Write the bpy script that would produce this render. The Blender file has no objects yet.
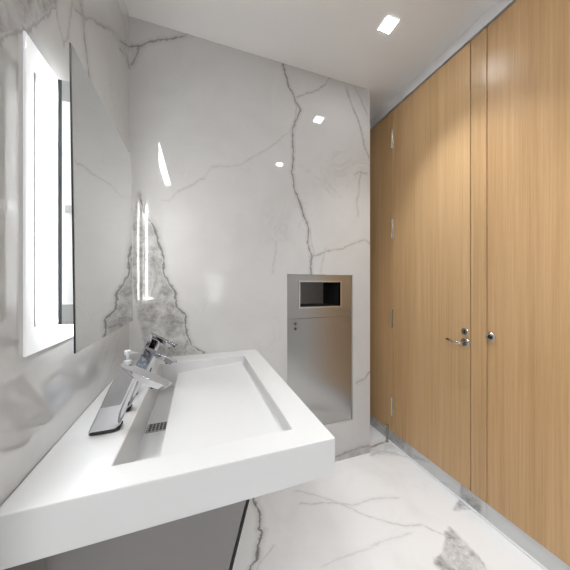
import bpy, bmesh, math
from mathutils import Vector, Matrix
SC = bpy.context.scene
COL = SC.collection
PI = math.pi

# ------------------------------------------------------------------ helpers
def tag(o, label=None, cat=None, group=None, kind=None):
    if label: o['label'] = label
    if cat: o['category'] = cat
    if group: o['group'] = group
    if kind: o['kind'] = kind
    return o

def link(name, bm, mats, parent=None, bevel=0, seg=2, smooth=False, weld=True):
    if weld: bmesh.ops.remove_doubles(bm, verts=bm.verts, dist=1e-6)
    bmesh.ops.recalc_face_normals(bm, faces=bm.faces)
    me = bpy.data.meshes.new(name); bm.to_mesh(me); bm.free()
    o = bpy.data.objects.new(name, me); COL.objects.link(o)
    for m in (mats if isinstance(mats, (list, tuple)) else [mats]): me.materials.append(m)
    if smooth:
        for p in me.polygons: p.use_smooth = True
    if bevel:
        b = o.modifiers.new('bevel', 'BEVEL'); b.width = bevel; b.segments = seg
        b.limit_method = 'ANGLE'; b.angle_limit = math.radians(35)
    if parent: o.parent = parent
    return o

def box(bm, x0, x1, y0, y1, z0, z1, mi=0):
    vs = [bm.verts.new(p) for p in ((x0,y0,z0),(x1,y0,z0),(x1,y1,z0),(x0,y1,z0),(x0,y0,z1),(x1,y0,z1),(x1,y1,z1),(x0,y1,z1))]
    for f in ((3,2,1,0),(4,5,6,7),(0,1,5,4),(1,2,6,5),(2,3,7,6),(3,0,4,7)):
        bm.faces.new([vs[i] for i in f]).material_index = mi
    return vs

def BX(*a):
    bm = bmesh.new(); box(bm, *a); return bm

def loft(bm, rings, cap0=True, cap1=True, mi=0):
    R = [[bm.verts.new(p) for p in r] for r in rings]
    n = len(R[0])
    for a, b in zip(R, R[1:]):
        for i in range(n):
            bm.faces.new((a[i], a[(i+1) % n], b[(i+1) % n], b[i])).material_index = mi
    if cap0: bm.faces.new(R[0][::-1]).material_index = mi
    if cap1: bm.faces.new(R[-1]).material_index = mi
    return R

def circ(c, r, axis='z', n=24, rx=None):
    out = []
    for i in range(n):
        a = 2*PI*i/n; u, v = r*math.cos(a), (rx or r)*math.sin(a)
        if axis == 'z': out.append((c[0]+u, c[1]+v, c[2]))
        elif axis == 'x': out.append((c[0], c[1]+u, c[2]+v))
        else: out.append((c[0]+u, c[1], c[2]+v))
    return out

def rod(bm, a, b, r, n=14, r2=None):
    a, b = Vector(a), Vector(b); d = (b-a).normalized()
    u = d.orthogonal().normalized(); v = d.cross(u)
    loft(bm, [[tuple(p+(u*math.cos(2*PI*i/n)+v*math.sin(2*PI*i/n))*q) for i in range(n)] for p, q in ((a, r), (b, r2 or r))])

def empty(name, loc):
    o = bpy.data.objects.new(name, None); COL.objects.link(o); o.location = loc
    o.empty_display_size = .05
    return o

def offset(bm, loc):
    bmesh.ops.translate(bm, verts=bm.verts, vec=(-loc[0], -loc[1], -loc[2])); return bm

# ------------------------------------------------------------------ node helpers
class NT:
    def __init__(s, name):
        s.m = bpy.data.materials.new(name); s.m.use_nodes = True
        s.t = s.m.node_tree; s.N = s.t.nodes; s.L = s.t.links
        s.b = s.N['Principled BSDF']
    def put(s, sock, v):
        if isinstance(v, bpy.types.NodeSocket): s.L.new(v, sock)
        elif v is not None: sock.default_value = v
    def math(s, op, a, b=None, c=None, clamp=False):
        n = s.N.new('ShaderNodeMath'); n.operation = op; n.use_clamp = clamp
        for i, v in enumerate((a, b, c)): s.put(n.inputs[i], v)
        return n.outputs[0]
    def curve(s, x, pts, lo=0.0, hi=1.0):
        n = s.N.new('ShaderNodeFloatCurve'); cm = n.mapping; c = cm.curves[0]
        cm.extend = 'HORIZONTAL'
        while len(c.points) < len(pts): c.points.new(0.5, 0.5)
        for p, (a, b) in zip(c.points, pts):
            p.location = (a, b); p.handle_type = 'VECTOR'
        cm.update(); s.L.new(x, n.inputs['Value'])
        return n.outputs[0]
    def noise(s, vec, scale, detail=4, rough=.55, dist=0):
        n = s.N.new('ShaderNodeTexNoise'); s.L.new(vec, n.inputs['Vector'])
        n.inputs['Scale'].default_value = scale; n.inputs['Detail'].default_value = detail
        n.inputs['Roughness'].default_value = rough; n.inputs['Distortion'].default_value = dist
        return n
    def mapr(s, v, a, b, c=0., d=1., smooth=False):
        n = s.N.new('ShaderNodeMapRange'); n.clamp = True
        if smooth: n.interpolation_type = 'SMOOTHSTEP'
        s.L.new(v, n.inputs[0])
        for i, q in enumerate((a, b, c, d)): s.put(n.inputs[i+1], q)
        return n.outputs[0]
    def mix(s, f, a, b):
        n = s.N.new('ShaderNodeMix'); n.data_type = 'RGBA'
        s.put(n.inputs[0], f); s.put(n.inputs[6], a); s.put(n.inputs[7], b)
        return n.outputs[2]
    def xyz(s, v):
        n = s.N.new('ShaderNodeSeparateXYZ'); s.L.new(v, n.inputs[0]); return n.outputs
    def comb(s, x, y, z):
        n = s.N.new('ShaderNodeCombineXYZ')
        for i, v in enumerate((x, y, z)): s.put(n.inputs[i], v)
        return n.outputs[0]
    def coords(s, scale=(1, 1, 1)):
        n = s.N.new('ShaderNodeTexCoord'); m = s.N.new('ShaderNodeMapping')
        m.inputs['Scale'].default_value = scale
        s.L.new(n.outputs['Object'], m.inputs[0]); return m.outputs[0]

def P(name, col, rough=.4, metal=0., spec=.5, emit=None, es=0., trans=0., ior=1.45, coat=0., ani=0.):
    t = NT(name); b = t.b
    b.inputs['Base Color'].default_value = (*col, 1); b.inputs['Roughness'].default_value = rough
    b.inputs['Metallic'].default_value = metal; b.inputs['Specular IOR Level'].default_value = spec
    b.inputs['Transmission Weight'].default_value = trans; b.inputs['IOR'].default_value = ior
    b.inputs['Coat Weight'].default_value = coat; b.inputs['Anisotropic'].default_value = ani
    if emit: b.inputs['Emission Color'].default_value = (*emit, 1); b.inputs['Emission Strength'].default_value = es
    return t.m

# ------------------------------------------------------------------ marble
def marble(name, veins, patches=(), base=(.74, .735, .73), dark=(.17, .16, .155), rough=.05, axes='xz', seed=0., joints=(), extra=.25, spec=.5, wob=.035):
    """veins: (axis, half width, strength, [(param, value)...]) in metres; the polished slab's own figure."""
    t = NT(name); co = t.coords()
    n1 = t.noise(co, 7, 5, .6); n2 = t.noise(co, 34, 5, .68)
    d1 = t.xyz(n1.outputs['Color']); d2 = t.xyz(n2.outputs['Color'])
    c = t.xyz(co); ix = {'x': 0, 'y': 1, 'z': 2}
    def warp(k):
        a = t.math('MULTIPLY_ADD', t.math('SUBTRACT', d1[k], .5), wob, c[k])
        return t.math('MULTIPLY_ADD', t.math('SUBTRACT', d2[k], .5), wob*.85, a)
    w = {a: warp(ix[a]) for a in axes}
    wn = t.noise(co, 22, 4, .65).outputs['Fac']
    wv = t.mapr(wn, .32, .68, .3, 2.1)
    total = None
    for ax, hw, st, pts in veins:
        oth = axes.replace(ax, '')
        s0, s1 = pts[0][0], pts[-1][0]; pad = .06*(s1-s0)+.01; a0, a1 = s0-pad, s1+pad
        v0 = min(p[1] for p in pts)-.01; v1 = max(p[1] for p in pts)+.01
        u = t.mapr(w[ax], a0, a1)
        cp = [(0, (pts[0][1]-v0)/(v1-v0))]+[((p[0]-a0)/(a1-a0), (p[1]-v0)/(v1-v0)) for p in pts]+[(1, (pts[-1][1]-v0)/(v1-v0))]
        pos = t.math('MULTIPLY_ADD', t.curve(u, cp), v1-v0, v0)
        d = t.math('ABSOLUTE', t.math('SUBTRACT', w[oth], pos))
        core = t.mapr(t.math('DIVIDE', d, wv), hw*.15, hw, 1, 0)
        halo = t.mapr(d, 0, hw*4.5, .28, 0, True)
        e = t.math('MULTIPLY', t.mapr(u, 0, pad/(a1-a0)), t.mapr(u, 1-pad/(a1-a0), 1, 1, 0))
        k = t.math('MULTIPLY', t.math('MAXIMUM', core, halo), t.math('MULTIPLY', e, st))
        total = k if total is None else t.math('MAXIMUM', total, k)
    for ax, rng, lo, hi, st in patches:       # a cloud of grey bounded by two curves
        oth = axes.replace(ax, '')
        s0, s1 = rng
        u = t.mapr(w[ax], s0, s1)
        allv = [p[1] for p in lo+hi]; v0, v1 = min(allv)-.01, max(allv)+.01
        f = lambda pts: t.math('MULTIPLY_ADD', t.curve(u, [((p[0]-s0)/(s1-s0), (p[1]-v0)/(v1-v0)) for p in pts]), v1-v0, v0)
        L, H = f(lo), f(hi)
        m = t.math('MULTIPLY', t.mapr(t.math('SUBTRACT', w[oth], L), 0, .015), t.mapr(t.math('SUBTRACT', H, w[oth]), 0, .015))
        m = t.math('MULTIPLY', m, t.math('MULTIPLY', t.mapr(w[ax], s0, s0+.02), t.mapr(w[ax], s1-.02, s1, 1, 0)))
        cl = t.math('MULTIPLY', t.mapr(t.noise(co, 9, 9, .68, .5).outputs['Fac'], .38, .60, .22, 1), t.mapr(t.noise(co, 55, 6, .7, .3).outputs['Fac'], .35, .6, .55, 1))
        k = t.math('MULTIPLY', m, t.math('MULTIPLY', cl, st))
        total = k if total is None else t.math('MAXIMUM', total, k)
    # faint random figure over the whole slab
    rn = t.noise(co, 2.3, 7, .6, .6).outputs['Fac']
    r = t.mapr(t.math('ABSOLUTE', t.math('SUBTRACT', rn, .5)), 0, .018, 1, 0)
    r = t.math('MULTIPLY', r, t.mapr(t.noise(co, 1.3, 2).outputs['Fac'], .5, .75, 0, extra))
    cloud = t.mapr(t.noise(co, 3.1, 5, .6, .8).outputs['Fac'], .45, .8, 0, .12)
    tot = t.math('MAXIMUM', t.math('MAXIMUM', total, r) if total else r, cloud)
    for a, pos in joints:
        j = t.mapr(t.math('ABSOLUTE', t.math('SUBTRACT', c[ix[a]], pos)), .0006, .0014, .35, 0)
        tot = t.math('MAXIMUM', tot, j)
    colr = t.mix(tot, (*base, 1), (*dark, 1))
    t.L.new(colr, t.b.inputs['Base Color'])
    t.b.inputs['Roughness'].default_value = rough; t.b.inputs['Specular IOR Level'].default_value = spec
    return t.m

BACK_VEINS = [
 ('z', .0075, .85, [(1.346,.739),(1.472,.748),(1.554,.717),(1.666,.723),(1.773,.678),(1.919,.619),(2.038,.599),(2.175,.613),(2.324,.604),(2.46,.663),(2.604,.575),(2.74,.537)]),
 ('z', .004, .45, [(2.33,.60),(2.40,.625),(2.48,.635),(2.58,.60)]),
 ('z', .004, .4, [(1.44,.735),(1.50,.765),(1.56,.745),(1.64,.735)]),
 ('x', .007, .5, [(.637,2.539),(.693,2.577),(.785,2.628),(.848,2.687),(.881,2.74)]),
 ('x', .006, .26, [(-.154,1.753),(-.107,1.811),(.034,1.909),(.077,1.984),(.252,2.024),(.407,2.139),(.519,2.239),(.604,2.324)]),
 ('z', .007, .6, [(2.236,1.224),(2.305,1.181),(2.408,1.163),(2.503,1.117),(2.61,1.065),(2.693,1.031)]),
 ('z', .006, .5, [(2.553,1.206),(2.662,1.152),(2.724,1.099)]),
 ('z', .006, .4, [(1.785,1.124),(1.907,1.117),(2.028,1.139),(2.112,1.152)]),
 ('x', .007, .4, [(1.091,2.089),(1.143,2.111),(1.206,2.113)]),
 ('x', .007, .5, [(.742,1.47),(.865,1.505),(.996,1.54),(1.117,1.59),(1.188,1.609),(1.233,1.581)]),
 ('z', .006, .22, [(1.355,.463),(1.555,.49)]),
 ('z', .006, .3, [(1.361,.819),(1.431,.827),(1.531,.858)]),
 ('x', .008, .6, [(1.106,.546),(1.184,.557),(1.233,.617)]),
 ('x', .014, .6, [(.931,.031),(1.022,.046),(1.134,.06),(1.224,.05)]),
 ('x', .008, .75, [(-.353,2.57),(-.301,2.602),(-.252,2.642),(-.166,2.677),(-.087,2.718),(-.046,2.755)]),
 ('z', .008, .6, [(2.466,-.352),(2.511,-.33),(2.554,-.316),(2.601,-.306)]),
 ('z', .009, .95, [(.87,.031),(.915,-.031),(.994,-.064),(1.09,-.067),(1.147,-.112),(1.231,-.128),(1.334,-.175),(1.427,-.182),(1.517,-.211),(1.589,-.226),(1.659,-.269),(1.743,-.301)]),
 ('z', .008, .55, [(1.2,-.25),(1.328,-.21),(1.401,-.231),(1.468,-.257),(1.523,-.271)]),
]
BACK_PATCH = [('z', (.85, 1.75),
   [(.85,-.27),(1.0,-.30),(1.2,-.34),(1.45,-.35),(1.75,-.33)],  # lower left edge pulled in, leaving the lamp glare as bare white
   [(.85,.031),(.915,-.031),(.994,-.064),(1.09,-.067),(1.147,-.112),(1.231,-.128),(1.334,-.175),(1.427,-.182),(1.517,-.211),(1.589,-.226),(1.659,-.269),(1.75,-.31)], .85),
   ('z', (2.45, 2.62), [(2.45,-.354),(2.62,-.354)], [(2.45,-.345),(2.62,-.30)], .35),
   ('x', (.95, 1.233), [(.95,-.05),(1.233,-.05)], [(.95,.03),(1.05,.07),(1.233,.06)], .5)]
LEFT_VEINS = [
 ('y', .009, .5, [(.935,2.117),(.992,2.159),(1.143,2.282),(1.328,2.419),(1.457,2.481),(1.564,2.56)]),
 ('z', .008, .5, [(2.411,1.40),(2.44,1.46),(2.466,1.56)]),
 ('z', .006, .5, [(1.959,.865),(1.975,.848),(2.0,.831),(2.2,.80)]),
 ('z', .006, .4, [(1.961,.868),(2.005,.893),(2.065,.907),(2.25,.93)]),
 ('z', .013, .7, [(1.90,1.075),(1.997,1.048),(2.077,1.011),(2.134,.992),(2.193,.977),(2.35,.95)]),
 ('y', .013, .6, [(.561,1.632),(.627,1.737),(.664,1.793),(.693,1.826),(.724,1.85),(.763,1.92),(.821,2.008),(.857,2.092)]),
]
LEFT_PATCH = [('y', (.52, .90), [(.52,1.60),(.561,1.632),(.627,1.737),(.664,1.793),(.693,1.826),(.724,1.85),(.763,1.92),(.821,2.008),(.857,2.092),(.90,2.2)],
   [(.52,2.4),(.90,2.4)], .85)]
FLOOR_VEINS = [
 ('y', .010, .9, [(1.065,.17),(1.112,.215),(1.137,.256),(1.19,.277),(1.256,.317),(1.279,.306),(1.357,.325),(1.456,.315),(1.516,.316)]),
 ('y', .006, .4, [(1.084,.226),(1.125,.276),(1.164,.349)]),
 ('x', .007, .28, [(.581,1.435),(.669,1.369),(.767,1.276),(.843,1.231),(.976,1.232),(1.125,1.19)]),
 ('x', .006, .32, [(.581,1.341),(.781,1.264),(.881,1.15),(.963,1.084),(1.031,1.04),(1.118,1.014),(1.154,.977),(1.18,.936)]),
 ('x', .006, .2, [(.541,1.011),(.69,1.007),(.856,1.009),(1.029,.999)]),
 ('x', .013, .8, [(1.208,1.613),(1.335,1.632),(1.46,1.646)]),
 ('x', .018, .35, [(1.222,1.549),(1.316,1.563),(1.397,1.516),(1.459,1.443)]),
]
FLOOR_PATCH = [('x', (1.01, 1.26), [(1.01,.80),(1.2,.72),(1.26,.80)], [(1.01,.86),(1.12,.89),(1.20,.955),(1.245,.975),(1.26,.93)], .8),
               ('x', (1.22, 1.48), [(1.22,1.55),(1.35,1.5),(1.48,1.42)], [(1.22,1.62),(1.48,1.65)], .35),
               ('x', (1.35, 1.48), [(1.35,1.01),(1.48,.97)], [(1.35,1.02),(1.48,1.07)], .85)]
KICK_PATCH = [('y', (.925, 1.06), [(.925,0),(1.06,0)], [(.925,.12),(1.06,.12)], .85),
              ('y', (1.25, 1.42), [(1.25,.075),(1.42,.0)], [(1.25,.10),(1.42,.05)], .8),
              ('y', (1.40, 1.9), [(1.40,.0),(1.9,.0)], [(1.40,.12),(1.9,.12)], .6)]

M = {}
M['back'] = marble('polished_marble_back', BACK_VEINS, BACK_PATCH, base=(.61,.604,.598), rough=.035, spec=.55)
M['left'] = marble('polished_marble_left', LEFT_VEINS, LEFT_PATCH, base=(.61,.604,.598), axes='yz', rough=.06, spec=.5)
lb_ = M['left'].node_tree.nodes['Principled BSDF']; lb_.inputs['Coat Weight'].default_value = 1.; lb_.inputs['Coat IOR'].default_value = 1.85; lb_.inputs['Coat Roughness'].default_value = .0
M['floor'] = marble('polished_marble_floor', FLOOR_VEINS, FLOOR_PATCH, base=(.92,.92,.925), axes='xy', rough=.10, extra=.12)
M['kick'] = marble('polished_marble_kick', (), KICK_PATCH, base=(.68,.68,.675), axes='yz', rough=.06, joints=(('y', .912),), extra=.55)
M['plain'] = marble('polished_marble_plain', (), (), base=(.72,.71,.70), axes='xz', rough=.05)
M['plainr'] = marble('polished_marble_side', (), (), base=(.72,.71,.70), axes='yz', rough=.05)
M['ceil'] = P('matt_ceiling_paint', (.88,.88,.88), .9, spec=.2)
M['header'] = P('satin_white_header', (.62,.62,.62), .35)
M['added_dark'] = P('added_dark_surface', (.035,.018,.012), .4)  # dark colour for the added door and the shaded alcove end
M['black'] = P('black_shadow_gap', (.012,.012,.012), .6)
M['white'] = P('white_lacquer', (.86,.86,.86), .25)
M['gloss'] = P('glossy_panel_added_glow', (.80,.80,.80), .02, spec=.8, emit=(.96,.985,1), es=.22)  # own glow stands in for LED light bouncing off the panel
M['caulk'] = P('white_edge_trim', (.9,.9,.9), .4)
M['chrome'] = P('polished_chrome', (.60,.60,.62), .04, 1.)
M['satin'] = P('satin_nickel', (.62,.60,.57), .22, 1.)
M['post'] = P('dull_steel', (.38,.37,.35), .25, 1.)
M['darkchrome'] = P('dark_chrome', (.05,.05,.05), .12, .6)
M['mirror'] = P('silvered_mirror', (.70,.71,.70), .0, 1.)
M['mirror_edge'] = P('black_mirror_edge', (.01,.01,.01), .4)
M['led'] = P('led_diffuser', (.95,.95,.95), .4, emit=(.95, .985, 1), es=16)
M['ledsoft'] = P('led_soft_diffuser', (.95,.95,.95), .4, emit=(1,.99,.97), es=.14)
M['ledfar'] = P('led_far_diffuser', (.95,.95,.95), .4, emit=(1,.99,.97), es=24)
M['darkgrey'] = P('dark_grey_metal', (.06,.06,.06), .4)
M['midgrey'] = P('reflected_line_grey', (.26,.26,.26), .4)  # tone of the reflected profile line on the backing panel
M['capgrey'] = P('light_grey_plastic', (.5,.5,.5), .5)
M['panel'] = P('fill_panel_glow', (.95,.95,.95), .4, emit=(.97,.99,1), es=19)  # glow of the added fill light behind the camera
M['frost'] = P('lit_frosted_glass', (.85,.87,.88), .3, emit=(.95,.98,1), es=2.2)
M['spot'] = P('downlight_lens', (.95,.95,.95), .4, emit=(.95, .985, 1), es=60)
M['slot'] = P('linear_light_lens', (.95,.95,.95), .4, emit=(.95, .985, 1), es=34)
M['solid'] = P('white_solid_surface', (.71,.708,.706), .22, spec=.4)
M['glassb'] = P('clear_bottle_plastic', (.86,.92,1.0), .03, trans=.95, ior=1.4)
M['pump'] = P('translucent_pump_plastic', (.92,.93,.95), .25, trans=.5)
M['soap'] = P('pale_liquid_soap', (.80,.87,.95), .05, trans=.85, ior=1.34)

def steel(name, axis, col, r0, tangent, ani=.9):
    t = NT(name); sc = {'x': (3, 400, 400), 'z': (400, 400, 3), 'y': (400, 3, 400)}[axis]
    n = t.noise(t.coords(sc), 1, 3, .6).outputs['Fac']
    t.L.new(t.mapr(n, .3, .7, r0-.01, r0+.015), t.b.inputs['Roughness'])
    t.L.new(t.mix(n, tuple(c*.97 for c in col)+(1,), tuple(min(1, c*1.03) for c in col)+(1,)), t.b.inputs['Base Color'])
    t.b.inputs['Metallic'].default_value = 1.; t.b.inputs['Anisotropic'].default_value = ani
    t.L.new(t.comb(*tangent), t.b.inputs['Tangent'])
    return t.m
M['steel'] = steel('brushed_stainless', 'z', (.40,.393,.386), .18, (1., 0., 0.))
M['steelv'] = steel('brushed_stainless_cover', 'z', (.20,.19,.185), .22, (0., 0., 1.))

def wood(name, tint=(1, 1, 1), off=0.):
    t = NT(name); n = t.N.new('ShaderNodeTexCoord'); m = t.N.new('ShaderNodeMapping')
    m.inputs['Location'].default_value = (off, off*1.7, off*.6); m.inputs['Scale'].default_value = (1, 1, 1)
    t.L.new(n.outputs['Object'], m.inputs[0]); co = m.outputs[0]
    c = t.xyz(co)
    def st(ky, kz): return t.comb(c[0], t.math('MULTIPLY', c[1], ky), t.math('MULTIPLY', c[2], kz))
    broad = t.noise(st(14, .35), 1, 3, .5).outputs['Fac']
    grain = t.noise(st(120, 1.6), 1, 5, .6).outputs['Fac']
    pores = t.noise(st(420, 7), 1, 3, .6).outputs['Fac']
    f = t.math('ADD', t.math('MULTIPLY', broad, .35), t.math('ADD', t.math('MULTIPLY', grain, .45), t.math('MULTIPLY', pores, .25)))
    f = t.mapr(f, .36, .68)
    A = (.51*tint[0], .315*tint[1], .148*tint[2], 1); B = (.71*tint[0], .475*tint[1], .255*tint[2], 1)
    col = t.mix(f, A, B)
    p = t.mapr(pores, .60, .72, 0, .35)
    col = t.mix(p, col, (.42*tint[0], .245*tint[1], .10*tint[2], 1))
    t.L.new(col, t.b.inputs['Base Color'])
    t.b.inputs['Roughness'].default_value = .32; t.b.inputs['Specular IOR Level'].default_value = .4
    return t.m
M['oak1'] = wood('oak_veneer_door', off=0.)
M['oak2'] = wood('oak_veneer_wide_door', (.98,.95,.93), 3.3)
M['oak3'] = wood('oak_veneer_pilaster', (.97,.96,.95), 7.1)

# ------------------------------------------------------------------ the room (origin under the camera, z up)
XL, YB, XR, ZC = -.354, 1.574, 1.464, 2.745
def structure(name, bm, mat, **k): return tag(link(name, bm, mat, **k), kind='structure')
structure('floor', BX(-.95, 1.62, -1.8, 2.5, -.05, 0), M['floor'])
structure('ceiling', BX(-.95, 1.62, -1.8, 2.5, ZC, ZC+.05), M['ceil'])
structure('wall_left', BX(XL-.12, XL, .45, YB, 0, ZC), M['left'])
# back wall: slab with the niche opening cut for the steel dispenser
nx0, nx1, nz0, nz1 = .5665, 1.0797, .273, 1.342
bm = bmesh.new()
XE = 1.233
for a in ((XL-.12, nx0, 0, ZC), (nx1, XE, 0, ZC), (nx0, nx1, 0, nz0), (nx0, nx1, nz1, ZC)):
    box(bm, a[0], a[1], YB, YB+.40, a[2], a[3])
structure('wall_back', bm, M['back'], weld=False)
structure('wall_front', BX(-.95, 1.62, -1.85, -1.8, 0, ZC), M['plain'])
structure('wall_rear_left', BX(-1.0, -.95, -1.8, .5, 0, ZC), M['plain'])
d3 = structure('added_dark_door', BX(-.95, -.925, -1.5, .2, 0, 2.5), M['added_dark'], bevel=.002)  # added unseen door, something dark for the chrome to reflect
bm = bmesh.new(); rod(bm, (-.925, -1.35, 1.0), (-.885, -1.35, 1.0), .009); rod(bm, (-.885, -1.36, 1.0), (-.885, -1.24, 1.0), .009); link('added_door_handle', bm, M['satin'], d3)
structure('wall_return', BX(-.95, XL-.12, .45, .50, 0, ZC), M['plain'])
structure('wall_alcove', BX(.9, 1.62, 2.45, 2.5, 0, ZC), M['added_dark'])  # coloured dark so the alcove end stays in shade
# marble base under the doors, pale edge trim at the floor joint, header and shadow gap over the doors
structure('baseboard_right', BX(XR+.006, XR+.12, -1.8, 2.45, 0, .098), M['kick'])
structure('trim_1', BX(XR-.004, XR+.0055, -1.8, 2.45, 0, .010), M['caulk'], bevel=.0015)
structure('trim_2', BX(XR+.002, XR+.12, -1.8, 2.45, 2.674, ZC), M['ceil'])
structure('trim_3', BX(XR+.02, XR+.12, -1.8, 2.45, .098, 2.674), M['black'])

# ------------------------------------------------------------------ oak doors
D0, D1, DT = .100, 2.656, XR+.019
Y1, Y2, Y3 = 1.584, .9926, .907
G = .0022
structure('wall_right', BX(XR, DT, Y1+.0012, 2.44, D0, D1), M['oak1'], bevel=.001)
door1 = structure('door_1', BX(XR, DT, Y2+G, Y1-.0012, D0, D1), M['oak1'], bevel=.001)
tag(door1, 'narrow oak stall door with four hinges and a lever handle', 'door')
pil = structure('trim_4', BX(XR, DT, Y3+G, Y2-G, D0, D1), M['oak3'], bevel=.001)
door2 = structure('door_2', BX(XR, DT, .31, Y3-G, D0, D1), M['oak2'], bevel=.001)
tag(door2, 'wide oak door nearest the camera with a small round privacy lock', 'door')
structure('wall_right_rear', BX(XR, DT, -1.8, .3075, D0, D1), M['plainr'])
for z in (2.357, 1.643, .9305, .231):   # knuckle hinges
    bm = bmesh.new()
    rod(bm, (XR-.005, Y1+.012, z), (XR-.005, Y1+.012, z+.147), .0045, 12)
    for k in (0, .0475, .0985, .147): rod(bm, (XR-.005, Y1+.012, z+k-.0008), (XR-.005, Y1+.012, z+k+.0008), .0052, 12)
    box(bm, XR-.0015, XR+.0, Y1+.003, Y1+.012, z+.002, z+.145)
    h = link('hinge', bm, M['satin'], door1, smooth=False)
    h['label'] = 'satin steel hinge'
def disc(cx, cy, cz, r, t, r2=None, n=32):
    b = bmesh.new(); loft(b, [circ((cx, cy, cz), r, 'x', n), circ((cx-t*.7, cy, cz), r, 'x', n), circ((cx-t, cy, cz), (r2 or r*.88), 'x', n)]); return b
hy, hz = 1.0205, .941
ros = link('rosette', disc(XR, hy, hz, .0245, .008), M['satin'], door1)
bm = bmesh.new()
path = [Vector((XR-.007, hy, hz)), Vector((XR-.040, hy, hz)), Vector((XR-.050, hy+.004, hz)), Vector((XR-.054, hy+.014, hz)), Vector((XR-.054, hy+.040, hz+.000)), Vector((XR-.052, hy+.076, hz+.008))]
rings = []
for i, p in enumerate(path):
    d = (path[min(i+1, len(path)-1)]-path[max(i-1, 0)]).normalized()
    u = Vector((0, 0, 1)); v = d.cross(u).normalized()
    rings.append([tuple(p+(u*math.cos(2*PI*k/14)+v*math.sin(2*PI*k/14))*(.0080 if i < 5 else .0065)) for k in range(14)])
loft(bm, rings)
lev = link('lever_handle', bm, M['satin'], door1, smooth=True)
lev['label'] = 'satin steel lever handle'
esc = link('lock_escutcheon', disc(XR, hy+.002, hz+.061, .0205, .007), M['satin'], door1)
bm = BX(XR-.0105, XR-.0065, hy-.001, hy+.005, hz+.052, hz+.072); link('keyhole', bm, M['black'], esc)
ky, kz = .8875, .998
kn = link('privacy_lock', disc(XR, ky, kz, .0225, .009), M['satin'], door2)
bm = bmesh.new(); rod(bm, (XR-.0085, ky, kz), (XR-.013, ky, kz), .012, 20, .010); link('lock_slot', bm, M['darkchrome'], kn)
# floor post at the foot of the hinge side
bm = bmesh.new()
loft(bm, [circ((0, 0, z), r, 'z', 18) for z, r in ((0, .011), (.004, .011), (.0045, .0095), (.138, .0095), (.140, .008))])
po = link('floor_post', bm, M['post']); po.location = (XR-.0165, 1.636, 0)
tag(po, 'slim steel post standing on the marble floor below the lowest door hinge', 'door stop')

# ------------------------------------------------------------------ basin counter
CX1, CY0, CT, CB = .3545, .597, .860, .760
rx0, rx1, ry0, ry1 = -.186, .258, .676, 1.455
rxm, zf, zr0, zr1 = -.100, CT-.138, CT-.062, CT-.036
bm = bmesh.new()
V = lambda *p: bm.verts.new(p)
g = .0015
ox0, oy1 = XL+g, YB-g
o = [(ox0, CY0), (CX1, CY0), (CX1, oy1), (ox0, oy1)]
i_ = [(rx0, ry0), (rx1, ry0), (rx1, ry1), (rx0, ry1)]
OT = [V(x, y, CT) for x, y in o]; IT = [V(x, y, CT) for x, y in i_]; OB = [V(x, y, CB) for x, y in o]
for k in range(4):
    j = (k+1) % 4
    bm.faces.new((OT[k], OT[j], IT[j], IT[k])); bm.faces.new((OT[k], OB[k], OB[j], OT[j]))
prof = [(rx0, CT), (rx0, zf), (rxm, zf), (rxm, zr0), (rx1, zr1), (rx1, CT)]
near = [IT[0]]+[V(x, ry0, z) for x, z in prof[1:-1]]+[IT[1]]
far = [IT[3]]+[V(x, ry1, z) for x, z in prof[1:-1]]+[IT[2]]
for k in range(5): bm.faces.new((near[k], near[k+1], far[k+1], far[k]))
bm.faces.new(near); bm.faces.new(far[::-1])
# underside with the trough box hanging below
t = .015
u_ = [(rx0-t, ry0-t), (rxm+t, ry0-t), (rxm+t, ry1+t), (rx0-t, ry1+t)]
UT = [V(x, y, CB) for x, y in u_]; UB = [V(x, y, zf-t) for x, y in u_]
for k in range(4):
    j = (k+1) % 4
    bm.faces.new((OB[k], UT[k], UT[j], OB[j])); bm.faces.new((UT[k], UB[k], UB[j], UT[j]))
bm.faces.new(UB)
E0 = empty('basin_counter', (0, 1.08, CB))
tag(E0, 'long white solid surface washbasin counter with a sloping trough basin against the marble walls', 'washbasin')
link('countertop', offset(bm, (0, 1.08, CB)), M['solid'], E0, bevel=.0035, seg=3)
bm = bmesh.new()
box(bm, rx0+.003, rxm-.003, 1.045, 1.105, zf+.0003, zf+.004)
dr = link('drain_grate', offset(bm, (0, 1.08, CB)), M['chrome'], E0, bevel=.001)
bm = bmesh.new()
for k in range(6):
    for q in range(4):
        x = rx0+.011+k*.0128; y = 1.054+q*.0135
        box(bm, x, x+.008, y, y+.008, zf+.0035, zf+.0046)
link('drain_holes', offset(bm, (0, 1.08, CB)), M['black'], dr, weld=False)
# brushed steel pipe cover hung under the counter
bm = bmesh.new()
pr = [(XL+.003, CB-.0005), (.122, CB-.0005), (-.083, .001), (XL+.003, .001)]
loft(bm, [[(x, .625, z) for x, z in pr], [(x, 1.54, z) for x, z in pr]])
for f in list(bm.faces):       # a folded sheet, open at the top and against the wall
    if abs(f.calc_center_median().z-(CB-.0005)) < .01 or f.calc_center_median().x < XL+.004: bm.faces.remove(f)
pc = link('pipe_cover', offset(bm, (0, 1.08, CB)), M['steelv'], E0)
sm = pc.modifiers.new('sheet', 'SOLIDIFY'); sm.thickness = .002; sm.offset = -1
pc['label'] = 'brushed stainless steel pipe cover slanting down under the counter'
bm = bmesh.new()   # black return edge
e0, e1 = Vector((.1235, 0, CB-.001)), Vector((-.0815, 0, .001))
loft(bm, [[(p.x, .622, p.z), (p.x+.006, .622, p.z), (p.x+.006, 1.542, p.z), (p.x, 1.542, p.z)] for p in (e0, e1)])
link('edge_seal', offset(bm, (0, 1.08, CB)), M['black'], pc)

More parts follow.
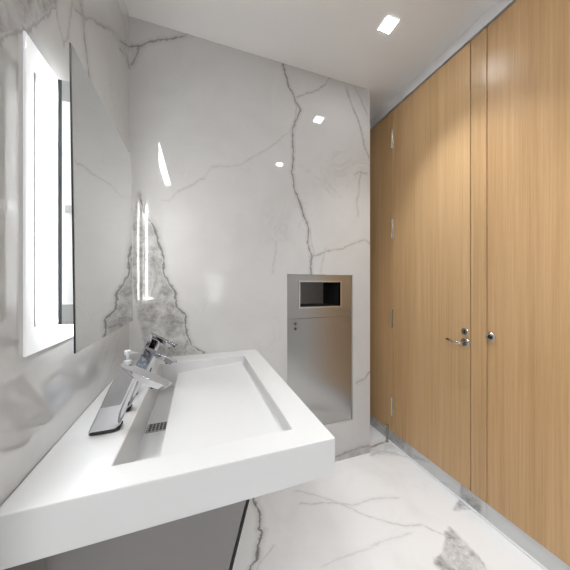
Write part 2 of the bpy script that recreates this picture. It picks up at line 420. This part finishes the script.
# ------------------------------------------------------------------ taps and soap dispensers
def sq(cx, cy, cz, hx, hy_, n=28, e=3.2, dz=lambda u: 0.):
    out = []
    for i in range(n):
        a = 2*PI*i/n; ca, sa = math.cos(a), math.sin(a)
        u = math.copysign(abs(ca)**(2/e), ca)*hx; v = math.copysign(abs(sa)**(2/e), sa)*hy_
        out.append((cx+u, cy+v, cz+dz(u)))
    return out
def make_tap(name, label, cat, k, wy, group):
    """origin at the base centre; the body leans to +x and folds into a drooping flat spout."""
    r = empty(name, (0, 0, 0)); tag(r, label, cat, group)
    b = bmesh.new()
    loft(b, [sq(0, 0, 0, .0385, wy+.0012, e=4), sq(.002, 0, .0095, .0385, wy+.0012, e=4)])
    link('base_ring', b, M['darkchrome'], r)
    dz = .184*(k-1)
    TL, IC = Vector((.037, 0, .184+dz)), Vector((.080, 0, .135+dz))
    TT, TB = Vector((.163, 0, .108+dz)), Vector((.138, 0, .0965+dz))
    BL, BR = Vector((-.0355, 0, .0098)), Vector((.0375, 0, .0098))
    def ring(p, q, w, rl=.003, rr_=.017, tp=0.):
        h = (q-p).length; d = (q-p).normalized(); out = []
        rl = min(rl, h*.4); rr_ = min(rr_, h*.45, w*.9)
        for cx, cy, r, a0 in ((h-rr_, w-rr_, rr_, 0), (rl, w-rl, rl, 90), (rl, -w+rl, rl, 180), (h-rr_, -w+rr_, rr_, 270)):
            for k in range(6):
                a = math.radians(a0+90*k/5); c = p+d*(cx+r*math.cos(a))
                out.append((c.x, (cy+r*math.sin(a))*(1-tp*(cx+r*math.cos(a))/h), c.z))
        return out
    b = bmesh.new()
    loft(b, [ring(BL.lerp(TL, f), BR.lerp(IC, f), wy*(1-.32*f)) for f in (0, .02, .25, .5, .75, .97, 1)])
    body = link('body', b, M['chrome'], r)
    b = bmesh.new()
    rr = [ring(TL.lerp(TT, f), IC.lerp(TB, f), wy*(.69+.05*f if f else .66), .0025, .003, .12) for f in (0, .03, .3, .6, .9, .97)]
    rr.append(ring(TL.lerp(TT, .995)+Vector((0, 0, -.002)), IC.lerp(TB, .985)+Vector((0, 0, .002)), wy*.66, .0025, .003, .12))
    loft(b, rr)
    sp = link('spout', b, M['chrome'], r)
    for ob in (body, sp):
        for p in ob.data.polygons: p.use_smooth = len(p.vertices) == 4
        wn = ob.modifiers.new('weighted', 'WEIGHTED_NORMAL'); wn.weight = 90; wn.keep_sharp = True
    nrm = (TB-TT).normalized(); c = IC.lerp(TB, .72)
    b = bmesh.new(); rod(b, c-Vector((0, 0, -.004)), c-Vector((0, 0, .004)), .0085, 18, .008)
    link('nozzle', b, M['darkchrome'], sp)
    f = .45; p = BR.lerp(IC, f)
    b = bmesh.new(); rod(b, p-Vector((.003, 0, -.001)), p+Vector((.0012, 0, -.0004)), .006, 14); link('sensor_eye', b, M['black'], r)
    return r
def dup(root, loc, label):
    r = root.copy(); COL.objects.link(r); r.location = loc; r['label'] = label
    for ch in list(root.children):
        q = ch.copy(); COL.objects.link(q); q.parent = r
        for g2 in ch.children:
            w = g2.copy(); COL.objects.link(w); w.parent = q
    return r
XT = -.248
tap = make_tap('faucet', 'largest chrome faucet on the white counter, nearest the camera', 'faucet', 1., .0235, 'chrome faucets on the counter')
tap.location = (XT, .848, CT+.0003)
dup(tap, (XT, 1.345, CT+.0003), 'smallest looking chrome faucet, farthest along the counter by the back wall')
dis = make_tap('soap_dispenser', 'short chrome soap dispenser hidden right behind the nearest large faucet', 'soap dispenser', .80, .0215, 'chrome soap dispensers between the faucets')
dis.location = (XT, .960, CT+.0003)
dup(dis, (XT, 1.215, CT+.0003), 'short chrome soap dispenser just in front of the farthest faucet')

bo = empty('pump_bottle', (-.248, 1.085, CT+.0003))
tag(bo, 'round clear pump bottle of pale soap behind the nearest faucet', 'bottle')
b = bmesh.new()
loft(b, [circ((0, 0, z), r, 'z', 28) for z, r in ((0, .030), (.003, .034), (.02, .038), (.06, .037), (.085, .030), (.098, .018), (.104, .012), (.116, .012))])
link('bottle_body', b, M['glassb'], bo, smooth=True)
b = bmesh.new()
loft(b, [circ((0, 0, z), r, 'z', 24) for z, r in ((.004, .029), (.02, .034), (.055, .0335), (.06, .033))])
link('liquid_soap', b, M['soap'], bo, smooth=True)
b = bmesh.new()
loft(b, [circ((0, 0, z), r, 'z', 20) for z, r in ((.1165, .0135), (.130, .0135), (.132, .006), (.152, .006), (.1525, .011), (.166, .011), (.168, .009))])
pm = link('pump_head', b, M['pump'], bo)
b = bmesh.new(); rod(b, (.008, 0, .160), (.036, 0, .155), .0045, 12, .003); link('pump_spout', b, M['glassb'], pm)

# ------------------------------------------------------------------ back-lit wall mirror
MZ0, MZ1 = 1.118, 1.834
mr = empty('wall_mirror', (XL+.001, .98, MZ0))
tag(mr, 'tall back lit mirror standing off the marble wall above the basin counter', 'mirror')
def mp(name, bm, mat, par=mr, **k):
    ob = link(name, offset(bm, (XL+.001, .98, MZ0)) if par else bm, mat, par, **k)
    return ob
backp = mp('backing_panel', BX(XL+.0012, XL+.006, .690, 1.262, 1.122, 1.822), M['gloss'], bevel=.001)
bm = bmesh.new()
ya, yb = .706, 1.245
def slab(x_top, x_bot, th, y0, y1, z0, z1):
    bm = bmesh.new()
    loft(bm, [[(x_bot, y0, z0), (x_bot+th, y0, z0), (x_bot+th, y1, z0), (x_bot, y1, z0)], [(x_top, y0, z1), (x_top+th, y0, z1), (x_top+th, y1, z1), (x_top, y1, z1)]])
    return bm
mp('mirror_edge', slab(-.2785, -.2695, .0030, ya, yb, MZ0, MZ1), M['mirror_edge'])
mp('mirror_glass', slab(-.2754, -.2664, .0012, ya+.001, yb-.001, MZ0+.001, MZ1-.001), M['mirror'])
HX0, HX1, HY0, HY1, HZ0, HZ1 = -.323, -.2875, .762, 1.215, 1.178, 1.780
hs = mp('housing', BX(HX0+.003, HX1, HY0+.003, HY1-.003, HZ0+.003, HZ1-.003), M['white'])
bm = bmesh.new(); box(bm, HX0, HX0+.008, HY0-.0005, HY0+.0028, HZ0, HZ1)
ed = mp('edge_profile', bm, M['darkgrey'])
for z0, z1 in ((HZ0, HZ0+.05), (HZ1-.05, HZ1)):
    mp('end_cap', BX(HX0+.0082, HX1, HY0-.0005, HY0+.0028, z0, z1), M['capgrey'])
mp('reflected_edge', BX(XL+.0061, XL+.0075, .7205, .7265, 1.182, 1.757), M['midgrey'])  # grey strip painting the dark profile's reflection onto the panel
for z0, z1 in ((1.182, 1.222), (1.722, 1.757)): mp('reflected_cap', BX(XL+.0061, XL+.0072, .7266, .752, z0, z1), M['capgrey'])  # grey patches painting the reflected end caps
mp('side_diffuser', BX(HX0+.0082, HX1, HY0-.0003, HY0+.0028, HZ0+.0502, HZ1-.0502), M['ledsoft'])
mp('light_bar', BX(HX0-.0003, HX0+.0028, HY0+.004, HY0+.045, HZ0+.01, HZ1-.01), M['led'])
mp('light_bar', BX(HX0-.010, HX0-.003, HY1-.005, HY1+.010, 1.165, 1.822), M['ledfar'])
mp('light_bar', BX(HX0-.010, HX0+.0028, HY0+.04, HY1-.04, HZ1-.004, HZ1+.012), M['led'])
mp('light_bar', BX(HX0-.010, HX0+.0028, HY0+.04, HY1-.04, HZ0-.012, HZ0+.004), M['led'])
mp('bracket', BX(-.3024, -.282, .745, .760, 1.45, 1.47), M['white'])

# ------------------------------------------------------------------ recessed paper dispenser and waste unit
dx0, dx1, dz0, dz1 = .5685, 1.0777, .275, 1.340
pd = empty('towel_dispenser', (.823, YB+.012, dz0))
tag(pd, 'tall stainless steel paper towel dispenser and waste unit recessed in the marble back wall', 'dispenser')
def dp(name, bm, mat, par=pd, **k): return link(name, offset(bm, (.823, YB+.012, dz0)), mat, par, **k)
F0, F1 = YB+.010, YB+.030
hx0, hx1, hz0, hz1 = .6635, .980, 1.118, 1.290
bm = bmesh.new()
for a in ((dx0, hx0, 1.040, dz1), (hx1, dx1, 1.040, dz1), (hx0, hx1, 1.040, hz0), (hx0, hx1, hz1, dz1)):
    box(bm, a[0], a[1], F0, F1, a[2], a[3])
dp('upper_panel', bm, M['steel'], weld=True)
wd = dp('waste_door', BX(dx0, dx1, F0, F1, dz0, 1.0385), M['steel'], bevel=.001)
bm = bmesh.new()
for a in ((hx0-.009, hx0, hz0-.009, hz1+.009), (hx1, hx1+.009, hz0-.009, hz1+.009), (hx0, hx1, hz0-.009, hz0), (hx0, hx1, hz1, hz1+.009)):
    box(bm, a[0], a[1], F0-.004, F0-.0002, a[2], a[3])
dp('opening_rim', bm, M['satin'])
bm = bmesh.new(); YD = YB+.27
for a in ((hx0-.004, hx0, F1, YD, hz0-.004, hz1+.004), (hx1, hx1+.004, F1, YD, hz0-.004, hz1+.004), (hx0, hx1, F1, YD, hz0-.004, hz0), (hx0, hx1, F1, YD, hz1, hz1+.004)):
    box(bm, *a)
bl = dp('opening_liner', bm, M['black'])
dp('liner_back', BX(hx0, hx1, YD, YD+.004, hz0, hz1), P('grey_liner_back', (.42,.39,.36), .5), bl)
for z in (.972, 1.006):
    bm = bmesh.new(); x = .629
    loft(bm, [circ((x, F0, z), .0085, 'y', 20), circ((x, F0-.004, z), .0085, 'y', 20), circ((x, F0-.0055, z), .006, 'y', 20)])
    lk = dp('lock', bm, M['darkchrome'])
    dp('key_slot', BX(x-.0012, x+.0012, F0-.0062, F0-.0054, z-.004, z+.004), M['black'], lk)

# ------------------------------------------------------------------ lights
def spotlamp(name, x, y, e, half=43, blend=.9, rad=.012):
    l = bpy.data.lights.new(name, 'SPOT'); l.energy = e; l.spot_size = math.radians(half*2); l.spot_blend = blend
    l.shadow_soft_size = rad; l.color = (.96, .985, 1)
    ob = bpy.data.objects.new(name, l); COL.objects.link(ob); ob.location = (x, y, ZC-.012)
    ob.rotation_euler = Vector((-.04, .15, 1)).to_track_quat('Z', 'Y').to_euler()   # tilted towards the doors, away from the end wall
    return ob
def downlight(x, y, label, h=.037):
    r = empty('ceiling_downlight', (x, y, ZC-.001)); tag(r, label, 'ceiling light', 'square recessed ceiling downlights')
    bm = bmesh.new()
    for a in ((-h-.004, -h, -h-.004, h+.004), (h, h+.004, -h-.004, h+.004), (-h, h, -h-.004, -h), (-h, h, h, h+.004)):
        box(bm, a[0], a[1], a[2], a[3], -.003, 0)
    link('frame', bm, M['white'], r)
    link('lens', BX(-h, h, -h, h, -.002, -.0004), M['spot'], r)
    spotlamp('downlight_lamp', x, y, SPOT).parent = None
SPOT = 43
downlight(1.019, 1.142, 'square recessed downlight in the ceiling between the marble wall and oak doors')
downlight(.95, .232, 'square recessed downlight in the ceiling above the camera')
sl = empty('linear_ceiling_light', (-.41, -.24, ZC-.001)); tag(sl, 'long narrow linear light recessed in the ceiling behind the camera', 'ceiling light')
link('lens', BX(-.036, .036, -.69, .67, -.003, -.0004), M['slot'], sl)
bm = bmesh.new(); box(bm, -.04, -.036, -.694, .674, -.004, 0); box(bm, .036, .04, -.694, .674, -.004, 0); link('frame', bm, M['white'], sl)

cp = empty('added_fill_panel', (-.735, -.60, ZC-.001)); tag(cp, 'added fill light panel under the ceiling, unseen behind the camera', 'ceiling light')  # added fill light for the counter front, kept out of view
link('lens', BX(-.165, .165, -.45, .45, -.004, -.0004), M['panel'], cp)
bm = bmesh.new()
for a in ((-.18, -.165, -.465, .465), (.165, .18, -.465, .465), (-.165, .165, -.465, -.45), (-.165, .165, .45, .465)): box(bm, a[0], a[1], a[2], a[3], -.006, 0)
link('frame', bm, M['white'], cp)
wn = structure('window_1', BX(.187, .445, -1.799, -1.79, .95, 1.46), M['frost'])
w = bpy.data.worlds.new('world'); SC.world = w; w.use_nodes = True
w.node_tree.nodes['Background'].inputs[0].default_value = (.9, .9, .9, 1); w.node_tree.nodes['Background'].inputs[1].default_value = .2

# ------------------------------------------------------------------ camera and view
cam = bpy.data.cameras.new('camera'); co_ = bpy.data.objects.new('camera', cam); COL.objects.link(co_)
co_.location = (0, 0, 1.28); co_.rotation_euler = (PI/2, 0, -math.atan(87.5/250))
cam.sensor_width = 36; cam.lens = 36*250/570; cam.shift_y = -1.5/570; cam.clip_start = .01
SC.camera = co_
SC.cycles.use_adaptive_sampling = False
SC.view_settings.view_transform = 'Standard'; SC.view_settings.look = 'None'
SC.view_settings.gamma = 1; SC.view_settings.use_curve_mapping = False
SC.view_settings.exposure = 0.5
